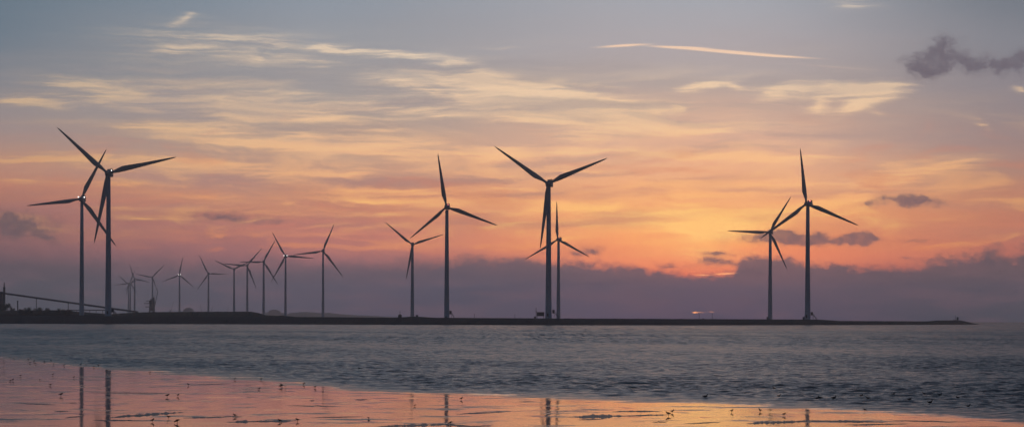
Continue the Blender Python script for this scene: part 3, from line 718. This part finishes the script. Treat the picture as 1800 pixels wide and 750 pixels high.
# marker hut left of the smaller turbine
D = 1638; p0 = at(703, 558.5, D)
t = empty('marker_hut', (p0.x, D, 4.4)); tag(t, 'small dark hut with a short mast on the breakwater left of centre', 'hut')
bm = bmesh.new(); box(bm, 0, 0, 1.0, 2.4, 2.0, 2.0, bev=.05); obj('hut_wall', bm, M_darksteel, t)
bm = bmesh.new(); loft(bm, [[(-1.4, -1.2, 2), (1.4, -1.2, 2), (1.4, 1.2, 2), (-1.4, 1.2, 2)], [(-.3, -.3, 2.8), (.3, -.3, 2.8), (.3, .3, 2.8), (-.3, .3, 2.8)]]); obj('roof', bm, M_clad, t)
bm = bmesh.new(); bar(bm, (0, 0, 2.7), (0, 0, 4.9), .09); bar(bm, (-.7, 0, 4.1), (.7, 0, 4.1), .06); obj('mast', bm, M_darksteel, t)
# posts
for px, y0, D, lab in ((905, 553.2, 1618, 'thin post on the breakwater left of the dark cabin'), (834, 552.5, 1612, 'thin post midway between the two tall central turbines'),
                       (1229, 553, 1652, 'left thin post by the low red sliver of sun'), (1252, 551.5, 1654, 'right, taller thin post by the low red sliver of sun'), (31, 528, 2040, 'stubby dark flue rising from the bushes at far left')):
    b = at(px, 560, D); zt = at(px, y0, D).z; zb = 3.6 if D < 2000 else 6.0
    if D < 2000:
        t = empty('marker_post', (b.x, D, zb)); tag(t, lab, 'post', 'thin posts on the breakwater')
        bm = bmesh.new(); bar(bm, (0, 0, 0), (0, 0, zt - zb), .13, .09); obj('shaft', bm, M_darksteel, t)
        bm = bmesh.new(); box(bm, 0, 0, zt - zb + .18, .42, .3, .4, bev=.04); obj('topmark', bm, M_darksteel, t)
    else:
        t = empty('flue', (b.x, D, zb)); tag(t, lab, 'chimney')
        bm = bmesh.new(); bar(bm, (0, 0, 0), (0, 0, zt - zb), .55, .5, 14); obj('shaft', bm, M_clad, t)
        bm = bmesh.new(); bar(bm, (0, 0, zt - zb - .5), (0, 0, zt - zb), .7, .7, 14); obj('collar', bm, M_darksteel, t)
# end beacon
px = 1680; D = dwater(px) + 14; b = at(px, 562.5, D)
t = empty('harbour_beacon', (b.x, D, b.z - .3)); tag(t, 'small beacon with mast and lantern near the right tip of the breakwater', 'beacon')
k = D / F
bm = bmesh.new(); box(bm, 0, 0, .5 * k, 7 * k, 4 * k, 1.6 * k, bev=.1); obj('plinth', bm, M_conc, t)
bm = bmesh.new(); bar(bm, (-.6 * k, 0, 1 * k), (-.6 * k, 0, 9.5 * k), .16, .1); bar(bm, (-2.2 * k, 0, 5.5 * k), (1.0 * k, 0, 5.5 * k), .08); obj('mast', bm, M_darksteel, t)
bm = bmesh.new(); lathe(bm, [(.9, 1 * k), (.9, 4.6 * k), (1.2, 4.7 * k), (1.2, 5.2 * k), (.5, 6.2 * k), (.1, 6.6 * k)], 14, 'Z', (3.2 * k, 0, 0)); obj('lantern_house', bm, M_darksteel, t)
bm = bmesh.new(); bar(bm, (-3.4 * k, 0, .5 * k), (-3.4 * k, 0, 4 * k), .09); bar(bm, (-3.4 * k, 0, 3.8 * k), (-2.6 * k, 0, 3.8 * k), .09); obj('railing_post', bm, M_darksteel, t)

# ------------------------------------------------------------------ industry at the left
D = 2150
A0, A1 = at(-60, 505.5, D), at(243, 548, D)
t = empty('conveyor_gallery', (A0.x, D, 2.1)); tag(t, 'long covered conveyor sloping down to the right across the far left', 'conveyor')
bm = bmesh.new(); a = A0 - t.location; b = A1 - t.location
d = (b - a); q = d.to_track_quat('X', 'Z').to_matrix()
box(bm, *((a + b) / 2), d.length, 2.6, 1.35, rot=q, bev=.05); obj('gallery', bm, M_clad, t)
bm = bmesh.new()
n = 60; up = q @ Vector((0, 0, 1))
for i in range(n):
    p, p2 = a + d * (i / n), a + d * ((i + 1) / n)
    z = up * .7
    bar(bm, p - z + Vector((0, -1.4, 0)), p2 + z * .6 + Vector((0, -1.4, 0)), .06, n=4)
bar(bm, a - up * .85 + Vector((0, -1.4, 0)), b - up * .85 + Vector((0, -1.4, 0)), .12, n=6)
obj('truss', bm, M_darksteel, t)
for px in (64, 120, 200):
    f = (px + 60) / 303; p = a + d * f
    bm = bmesh.new(); w = .16
    for s in (-1.2, 1.2): bar(bm, (p.x, s, 0), (p.x, s * .8, p.z - .7), w, n=6)
    bar(bm, (p.x, -1.2, p.z * .5), (p.x, 1.0, p.z * .5), .1, n=6)
    obj('trestle', bm, M_darksteel, t)
# transfer tower
p0 = at(4, 545, 2170)
t = empty('transfer_tower', (p0.x, 2170, 4.5)); tag(t, 'dark transfer tower with thin mast at the left picture edge', 'tower')
def zz(y): return at(4, y, 2170).z - 4.5
kk = 2170 / F
bm = bmesh.new(); box(bm, -3.0 * kk, 0, zz(513) / 2, 6.5 * kk, 5, zz(513), bev=.1); obj('tower_wall', bm, M_clad, t)
bm = bmesh.new(); box(bm, 3.3 * kk, 0, zz(504) / 2, 3.2 * kk, 2.5, zz(504), bev=.1); obj('stair_shaft', bm, M_clad, t)
bm = bmesh.new(); bar(bm, (3.3 * kk, 0, zz(504)), (3.3 * kk, 0, zz(495.5)), .5, .3); bar(bm, (1.8 * kk, 0, zz(500)), (4.9 * kk, 0, zz(500)), .12); obj('mast', bm, M_darksteel, t)
bm = bmesh.new(); box(bm, -3.0 * kk, 0, zz(513) + .25, 7.2 * kk, 5.6, .5); obj('roof', bm, M_darksteel, t)
# low pipe bridge
D = 2120; a, b = at(118, 544.3, D), at(186, 544.8, D)
t = empty('pipe_bridge', (a.x, D, 2.1)); tag(t, 'low level pipe bridge under the conveyor beside the leftmost large tower', 'pipe bridge')
bm = bmesh.new(); L = b.x - a.x
for o_ in (-.5, .5): bar(bm, (0, o_, a.z - 2.1), (L, o_, b.z - 2.1), .42, n=10)
obj('pipe', bm, M_clad, t)
for i in range(6):
    bm = bmesh.new(); x = L * (i + .5) / 6
    bar(bm, (x, 0, 0), (x, 0, a.z - 2.5), .18, n=6); box(bm, x, 0, a.z - 2.1 - .5, .35, 1.9, .25); obj('pillar', bm, M_darksteel, t)
# harbour crane
D = 3900; kk = D / F; p0 = at(267, 549, D)
t = empty('harbour_crane', (p0.x, D, 2.1)); tag(t, 'dark harbour crane with stacked platforms and a steep thin boom', 'crane')
def Z(y): return at(267, y, D).z - 2.1
def X(px): return (px - 267) * kk
bm = bmesh.new()
for px in (262.5, 271):
    for y in (-4, 4): bar(bm, (X(px), y, 0), (X(px + (267 - px) * .2), y * .7, Z(540)), .9, n=8)
box(bm, 0, 0, Z(543), 9 * kk, 9, 1.4); obj('portal', bm, M_darksteel, t)
bm = bmesh.new(); lathe(bm, [(4.6, Z(546)), (4.6, Z(540)), (4.2, Z(539)), (4.2, Z(533)), (4.8, Z(532)), (4.8, Z(528))], 18); obj('turret', bm, M_darksteel, t)
bm = bmesh.new(); box(bm, X(268), 0, (Z(534) + Z(525)) / 2, 7 * kk, 6, Z(525) - Z(534), bev=.3); box(bm, X(270), 0, Z(523.5), 3 * kk, 4, 3 * kk, bev=.2); obj('machinery_house', bm, M_clad, t)
for y, x0_, x1_ in ((528.5, 257, 267), (533, 253.5, 266), (539, 256, 265)):
    bm = bmesh.new(); box(bm, X((x0_ + x1_) / 2), 0, Z(y), (x1_ - x0_) * kk, 4, 1.1 * kk)
    for i in range(5): bar(bm, (X(x0_ + .3 + i * (x1_ - x0_) / 5), -2, Z(y)), (X(x0_ + .3 + i * (x1_ - x0_) / 5), -2, Z(y - 2)), .12, n=5)
    obj('platform', bm, M_darksteel, t)
bm = bmesh.new()
for y in (-1.2, 1.2):
    bar(bm, (X(271), y, Z(541)), (X(277.4), y * .4, Z(512)), .55, .35, 6)
for i in range(9):
    f = i / 9; g = (i + 1) / 9
    bar(bm, (X(271 + 6.4 * f), -1.2 * (1 - .6 * f), Z(541 - 29 * f)), (X(271 + 6.4 * g), 1.2 * (1 - .6 * g), Z(541 - 29 * g)), .15, n=4)
bar(bm, (X(277.4), 0, Z(512)), (X(275.2), 0, Z(506)), .35, .25, 6)
obj('boom', bm, M_darksteel, t)
bm = bmesh.new(); bar(bm, (X(277.2), 0, Z(513)), (X(270), 0, Z(523)), .14, n=4); bar(bm, (X(275.3), 0, Z(507)), (X(268), 0, Z(524)), .12, n=4); obj('stay', bm, M_darksteel, t)
# faint far sheds and cranes
def shed(px0, px1, y0, D, label):
    a = at(px0, y0, D); b = at(px1, y0, D); w = b.x - a.x; h = a.z - 2.1
    t = empty('storage_shed', ((a.x + b.x) / 2, D, 2.1)); tag(t, label, 'shed')
    bm = bmesh.new(); box(bm, 0, 0, h * .36, w, 40, h * .72); obj('wall', bm, M_clad, t)
    bm = bmesh.new()
    ring = lambda y: [(-w / 2 - .3, y, h * .72)] + [(w / 2 * -math.cos(math.pi * i / 8) * .98, y, h * .72 + h * .28 * math.sin(math.pi * i / 8)) for i in range(1, 8)] + [(w / 2 + .3, y, h * .72)]
    loft(bm, [ring(-20.5), ring(20.5)]); obj('roof', bm, M_clad, t)
shed(323, 340, 540.5, 9500, 'faint round roofed shed far away between the distant turbines')
shed(472, 493, 543.5, 11200, 'faint broad shed between the two lit distant turbines at right')
def farcrane(px, y0, lean, D, label):
    p = at(px, 550, D); t = empty('slewing_crane', (p.x, D, 2.1)); tag(t, label, 'crane')
    h = at(px, y0, D).z - 2.1; k = D / F
    bm = bmesh.new(); bar(bm, (0, 0, 0), (0, 0, h * .45), 1.6, 1.2, 8); obj('pedestal', bm, M_darksteel, t)
    bm = bmesh.new(); box(bm, -lean * .12 * k, 0, h * .48, 2.4 * k, 4, h * .12, bev=.2); obj('machinery_house', bm, M_clad, t)
    bm = bmesh.new(); bar(bm, (0, 0, h * .45), (lean * k, 0, h), .7, .4, 6); obj('boom', bm, M_darksteel, t)
farcrane(300, 529, 5, 6900, 'faint slewing crane with steep boom, left of the lit distant turbine')
farcrane(355, 535, -3, 6900, 'faint crane just left of the turbine with the level right blade')
farcrane(370, 536, 5, 6900, 'faint crane just right of the turbine with the level right blade')
farcrane(398, 538, 4, 7100, 'faintest small crane beside the turbine with the wide V blades')

# ------------------------------------------------------------------ trees and bushes
def bush(px, y0, wpx, D, label, name='tree', zb=5.0, n=1700):
    p = at(px, y0, D); h = p.z - zb; w = wpx * D / F
    t = empty(name, (p.x, D, zb)); tag(t, label, name.replace('_', ' '), 'dark trees and bushes on the left shore')
    bm = bmesh.new()
    bar(bm, (0, 0, 0), (w * .02, 0, h * .6), .28, .14, 7)
    lim = []
    for i in range(6):
        a = random.uniform(0, 6.28); e = Vector((math.cos(a) * w * .3, math.sin(a) * w * .22, h * random.uniform(.55, .85)))
        bar(bm, (0, 0, h * random.uniform(.15, .45)), e, .14, .04, 5); lim.append(e)
    obj('trunk', bm, M_bark, t)
    bm = bmesh.new()
    cl = [(Vector((random.uniform(-.42, .42) * w, random.uniform(-.3, .3) * w, h * random.uniform(.25, .86))), random.uniform(.14, .26) * min(w, h * 1.6)) for _ in range(16)]
    for i in range(n):
        c, r_ = random.choice(cl)
        v = Vector((random.gauss(0, 1), random.gauss(0, 1), random.gauss(0, 1))).normalized() * r_ * random.uniform(.3, 1.15)
        q = c + v
        if q.z > h * 1.04 or q.z < .05: continue
        s = random.uniform(.16, .38)
        u_ = Vector((random.gauss(0, 1), random.gauss(0, 1), random.gauss(0, 1))).normalized(); w_ = u_.orthogonal().normalized()
        bm.faces.new([bm.verts.new(q + u_ * s), bm.verts.new(q + w_ * s * .6), bm.verts.new(q - u_ * s), bm.verts.new(q - w_ * s * .6)])
    obj('crown', bm, M_leaf, t)
for i, (px, y0, w, D, lab) in enumerate([
 (3, 534, 14, 2100, 'dark round tree at the very left edge beneath the transfer tower'),
 (14, 532.5, 15, 2090, 'tallest dark tree at far left, just right of the transfer tower'),
 (24, 537, 12, 2080, 'dark bush left of the stubby flue'),
 (52, 540, 16, 2050, 'low dark bush right of the stubby flue'),
 (70, 539, 22, 2046, 'broad dark bush under the middle of the conveyor'),
 (88, 541, 18, 2052, 'dark bush second to the right of the broad one under the conveyor'),
 (108, 541, 20, 2048, 'dark domed bush left of the leftmost large tower'),
 (122, 544, 12, 2044, 'small dark bush touching the left side of the leftmost large tower'),
 (40, 543, 16, 2044, 'lowest dark bush in the gap beneath the conveyor at far left')]):
    bush(px, y0, w, D, lab, 'tree' if i < 2 else 'bush')

# ------------------------------------------------------------------ mud bars
def mudbar(px0, px1, y0, y1, th, seed, label, rag=1.1):
    """low bar of exposed mud from (px0,y0) to (px1,y1), about th pixels thick"""
    bm = bmesh.new(); n = 120; m = 7; grid = []
    for i in range(n + 1):
        f = i / n; px = px0 + (px1 - px0) * f; y = y0 + (y1 - y0) * f
        y += .8 * mnoise.noise(Vector((f * 6, seed, 0)))
        env = max(0, math.sin(math.pi * f)) ** .6
        wv_ = th * env * (1 + rag * mnoise.noise(Vector((f * 14, seed * 3.1, 1))) + rag * .8 * mnoise.noise(Vector((f * 45, seed * 1.7, 5))))
        wv_ = max(.02, wv_)
        row = []
        for j in range(m):
            g = j / (m - 1) * 2 - 1
            p = onwater(px, y - g * wv_ / 2)
            hgt = .016 * (1 - g * g) * env * (1 + .6 * mnoise.noise(Vector((f * 60, g * 2, seed)))) - .002
            row.append(bm.verts.new((p.x, p.y, hgt)))
        grid.append(row)
    for a, b in zip(grid, grid[1:]):
        for j in range(m - 1): bm.faces.new((a[j], b[j], b[j + 1], a[j + 1]))
    tag(obj('mud_bar', bm, M_mud, smooth=True, up=True), label, kind='structure')
bars = [(190, 326, 733, 723.5, 4.5, 1), (160, 265, 738, 738.5, 1.8, 2), (112, 150, 734, 730, 1.6, 3), (95, 122, 722.5, 722, 1.4, 4), (396, 530, 741, 738.5, 4, 5), (320, 430, 734, 731, 3, 6),
 (544, 553, 703.5, 703.5, 1.6, 7), (500, 600, 712, 713.5, 1.0, 8), (622, 650, 701.5, 701.8, 1.4, 9), (660, 800, 749, 744.5, 4.5, 10), (770, 830, 744.5, 748, 3, 11), (545, 640, 733, 731.5, 1.0, 12),
 (800, 900, 727, 722.5, 2.2, 13), (995, 1110, 732.5, 730, 5.5, 14), (1090, 1180, 730.5, 728, 3, 15), (1074, 1165, 722.5, 722, 2.6, 16), (1145, 1175, 741, 740.5, 1.3, 17), (1310, 1425, 743.5, 739.5, 4.6, 18), (1400, 1560, 738.5, 741, 4.0, 19),
 (1200, 1270, 744, 741, 1.3, 20), (30, 100, 708, 711, 1.2, 21), (1480, 1600, 746, 744, 2.0, 22), (1640, 1760, 752, 749, 2.0, 23), (120, 136, 707.5, 707.5, 1.2, 24), (800, 870, 749, 747.5, 2.2, 25), (1015, 1060, 737, 736, 1.2, 26),
 (910, 940, 705.5, 705, .8, 27), (150, 300, 689.5, 690, .8, 28), (330, 410, 676, 673.5, 1.4, 29), (1560, 1700, 738, 741, 1.2, 30)]
for b in bars: mudbar(*b, 'exposed bar of dark wet mud on the glassy flat')

# ------------------------------------------------------------------ birds
def bird_bm(kind):
    bm = bmesh.new()
    def ell(c, r, rot=0):
        rr = bmesh.ops.create_icosphere(bm, subdivisions=2, radius=1)
        m = Matrix.Rotation(rot, 3, 'Y')
        for v in rr['verts']:
            q = Vector((v.co.x * r[0], v.co.y * r[1], v.co.z * r[2]))
            if v.co.x < 0: q.z *= (1 + .35 * v.co.x); q.y *= (1 + .3 * v.co.x)
            v.co = m @ q + Vector(c)
    if kind in ('stand', 'peck', 'alert'):
        tilt = {'stand': -.12, 'peck': .42, 'alert': -.5}[kind]
        ell((0, 0, .085), (.062, .034, .034), tilt)
        hd = {'stand': (.066, 0, .128), 'peck': (.088, 0, .048), 'alert': (.045, 0, .150)}[kind]
        nb = (.042, 0, .095) if kind != 'peck' else (.05, 0, .07)
        bar(bm, nb, hd, .021, .014, 8); ell(hd, (.020, .016, .017))
        be = (hd[0] + .045, 0, hd[2] - .012) if kind != 'peck' else (hd[0] + .022, 0, hd[2] - .04)
        bar(bm, hd, be, .005, .0025, 5)
        bar(bm, (-.045, 0, .09 + (.012 if kind == 'peck' else 0)), (-.095, 0, .078 + (.03 if kind == 'peck' else -.01)), .018, .006, 6)
        for s in (-.012, .012):
            bar(bm, (.0, s, .065), (-.006, s, .034), .005, .004, 5); bar(bm, (-.006, s, .034), (.004, s, -.004), .004, .004, 5)
            bar(bm, (.004, s, 0.002), (.02, s, -.001), .003, .002, 4)
    elif kind == 'swim':
        ell((0, 0, .025), (.10, .05, .042), -.05); bar(bm, (.065, 0, .04), (.085, 0, .10), .022, .016, 8); ell((.09, 0, .105), (.026, .019, .02))
        bar(bm, (.105, 0, .103), (.14, 0, .096), .009, .004, 5); bar(bm, (-.08, 0, .035), (-.13, 0, .055), .022, .006, 6)
    else:   # flying
        ell((0, 0, 0), (.11, .032, .03), -.05); ell((.12, 0, .008), (.03, .022, .022)); bar(bm, (.14, 0, .008), (.18, 0, .002), .009, .003, 5)
        bar(bm, (-.08, 0, 0), (-.15, 0, 0), .022, .01, 6)
        for s in (-1, 1):
            pts = [(0.05, .02, .02, .09), (.06, .12, .07, .085), (.03, .24, .085, .055), (-.03, .36, .06, .012)]
            loft(bm, [[(x + c * .5, s * y, z), (x, s * y, z + .008), (x - c, s * y, z), (x, s * y, z - .006)] for x, y, z, c in pts])
    # weld the pieces into one body
    bmesh.ops.remove_doubles(bm, verts=bm.verts, dist=.0008)
    return bm
bird_mesh = {}
def bird(px, py, kind, label, group, rz, sc, mat=None):
    key = (kind, mat)
    if key not in bird_mesh:
        o = obj('bird', bird_bm(kind), mat or M_plum, smooth=True); bird_mesh[key] = o.data
    else:
        o = bpy.data.objects.new('bird', bird_mesh[key]); col.objects.link(o)
    p = onwater(px, py)
    if kind == 'fly': p = onwater(px, py + 9); p.z = at(px, py, p.y).z
    o.location = p; o.rotation_euler = (0, 0, rz); o.scale = (sc * (.55 if kind == 'swim' else .64),) * 3
    if kind == 'swim': o.location.z = .05; o.scale = (sc * .68,) * 3
    tag(o, label, 'bird', group)
ordn = ['first', 'second', 'third', 'fourth', 'fifth', 'sixth', 'seventh', 'eighth', 'ninth', 'tenth', 'eleventh', 'twelfth', 'thirteenth', 'fourteenth', 'fifteenth', 'sixteenth', 'seventeenth', 'eighteenth']
edge_birds = [(18, 629), (24.5, 631), (50, 632.5), (54, 630), (53, 638), (60, 635.5), (63, 639.5), (78, 636), (90, 635), (94, 640.5), (113, 642.5), (142, 641.5), (151, 642), (165, 645.5), (173, 643.5), (187, 652.5), (264, 655)]
for i, (x, y) in enumerate(edge_birds):
    k = ('stand', 'peck', 'alert')[i % 3]
    bird(x, y, k, f'{ordn[i]} bird from the left along the water edge at far left', 'waders along the far left water edge', 0 if i % 2 else math.pi, 1.15 + .1 * (i % 3))
flat = [
 (36, 661, 'stand', 'dark wader alone, highest on the flat left of the reflected towers'), (18.5, 670, 'peck', 'left bird of the touching pair near the left edge'), (22.5, 668.5, 'alert', 'right, upright bird of the touching pair near the left edge'),
 (70, 667.5, 'stand', 'small wader between the left edge and the first tower reflection'), (93, 659, 'alert', 'upright wader high on the flat left of the first tower reflection'), (130, 664, 'alert', 'upright wader just left of the first tower reflection'),
 (89, 677, 'peck', 'wader with its head down below the upright one, left of the tower reflections'), (107, 695.5, 'stand', 'largest wader left of the tower reflections'),
 (331, 677, 'alert', 'upright wader highest of those right of the second tower reflection'), (294, 697.5, 'stand', 'broad bird left of a pair, right of the second tower reflection'), (313, 696, 'alert', 'slim bird right of the broad one on the pink flat'),
 (296.5, 735, 'stand', 'bird just under the long mud bar at lower left'), (268, 741, 'alert', 'slim bird left of and below the one under the long mud bar'), (311.5, 743, 'peck', 'broad bird lowest at the right end of the long mud bar'),
 (413, 667, 'stand', 'tiny bird on the water edge, left one of two at lower left centre'), (459, 667, 'stand', 'tiny bird on the water edge, right one of two at lower left centre'), (456, 684, 'peck', 'small feeding bird beneath the right tiny one of the water edge pair'),
 (493, 680.5, 'stand', 'larger dark bird on the pink flat, rear one of a close pair'), (495.5, 679, 'stand', 'larger dark bird, front right one of a close pair'), (534, 676, 'alert', 'upright bird at the water edge, right of the close pair'), (554, 681.5, 'alert', 'slim upright bird right of the other on a pale ripple'),
 (413, 732, 'stand', 'bird at the right end of the short low mud bar'), (491.5, 741, 'peck', 'flat backed feeding bird on the thin mud bar at lower left centre'), (523, 740, 'stand', 'bird right of the feeding one at the end of the thin mud bar'),
 (811, 702, 'alert', 'lone slim bird right of the central left tower reflection'), (1182, 725, 'alert', 'slim bird at the right tip of the upper mud bar'), (1175, 730, 'stand', 'broad bird just below the slim one on the golden flat'),
 (1286.5, 724, 'alert', 'leftmost of the birds on the golden water at right'), (1336, 723, 'alert', 'second bird on the golden water at right'), (1378, 730, 'stand', 'bird on golden water between two tower reflections'), (1520, 722, 'peck', 'lone bird at the water edge right of the last tower reflection'),
 (792, 745, 'peck', 'bird at the foot of the central left tower reflection'), (729, 713.5, 'stand', 'tiny dot of a bird left of the central left tower reflection'), (648, 736, 'stand', 'tiny bird on plain orange mud left of the centre')]
for i, (x, y, k, lab) in enumerate(flat):
    big = x in (493, 495.5, 107, 294, 311.5, 1175)
    small_ = x in (729, 648, 70)
    bird(x, y, k, lab, 'waders scattered over the mudflat', [0, math.pi, .3, math.pi - .4, .1][i % 5], 1.55 if big else .8 if small_ else 1.15)
swim = [(1239.5, 699, 'left end of the row of birds on the ruffled water'), (1369, 698, None), (1361, 684, None), (1436, 702, None), (1442, 701, None), (1465.5, 701.5, None), (1526, 702, None), (1514, 697, None), (1570, 695, None), (1598.5, 704, None), (1634.5, 709.5, None), (1652, 696, None), (1625, 694, None), (1684, 701, None), (1702, 716, None)]
swim.sort(key=lambda s: s[0])
for i, (x, y, _) in enumerate(swim):
    bird(x, y, 'swim', f'{ordn[i]} from the left of the dark birds floating offshore at right', 'birds floating on the ruffled water', [0, math.pi, .2][i % 3], 1.1 + .25 * (x in (1465.5, 1239.5, 1634.5)))
bird(631, 647, 'fly', 'gull with spread wings flying low over the grey water', None, .4, 1.0)

# ------------------------------------------------------------------ haze
bm = bmesh.new(); bmesh.ops.create_cube(bm, size=1)
for v in bm.verts: v.co = Vector((v.co.x * 13200, v.co.y * 12600 + 5900, v.co.z * 182.6 + 88.7))
hz = bpy.data.materials.new('haze_air'); hz.use_nodes = True; ht = hz.node_tree; ht.nodes.clear()
pv = ht.nodes.new('ShaderNodeVolumePrincipled'); pv.inputs['Color'].default_value = (.94, .94, .98, 1); pv.inputs['Density'].default_value = HAZE; pv.inputs['Anisotropy'].default_value = .75
ho = ht.nodes.new('ShaderNodeOutputMaterial'); ht.links.new(pv.outputs[0], ho.inputs['Volume'])
tag(obj('haze', bm, hz), 'thin mauve haze over the sea and far shore', kind='stuff')
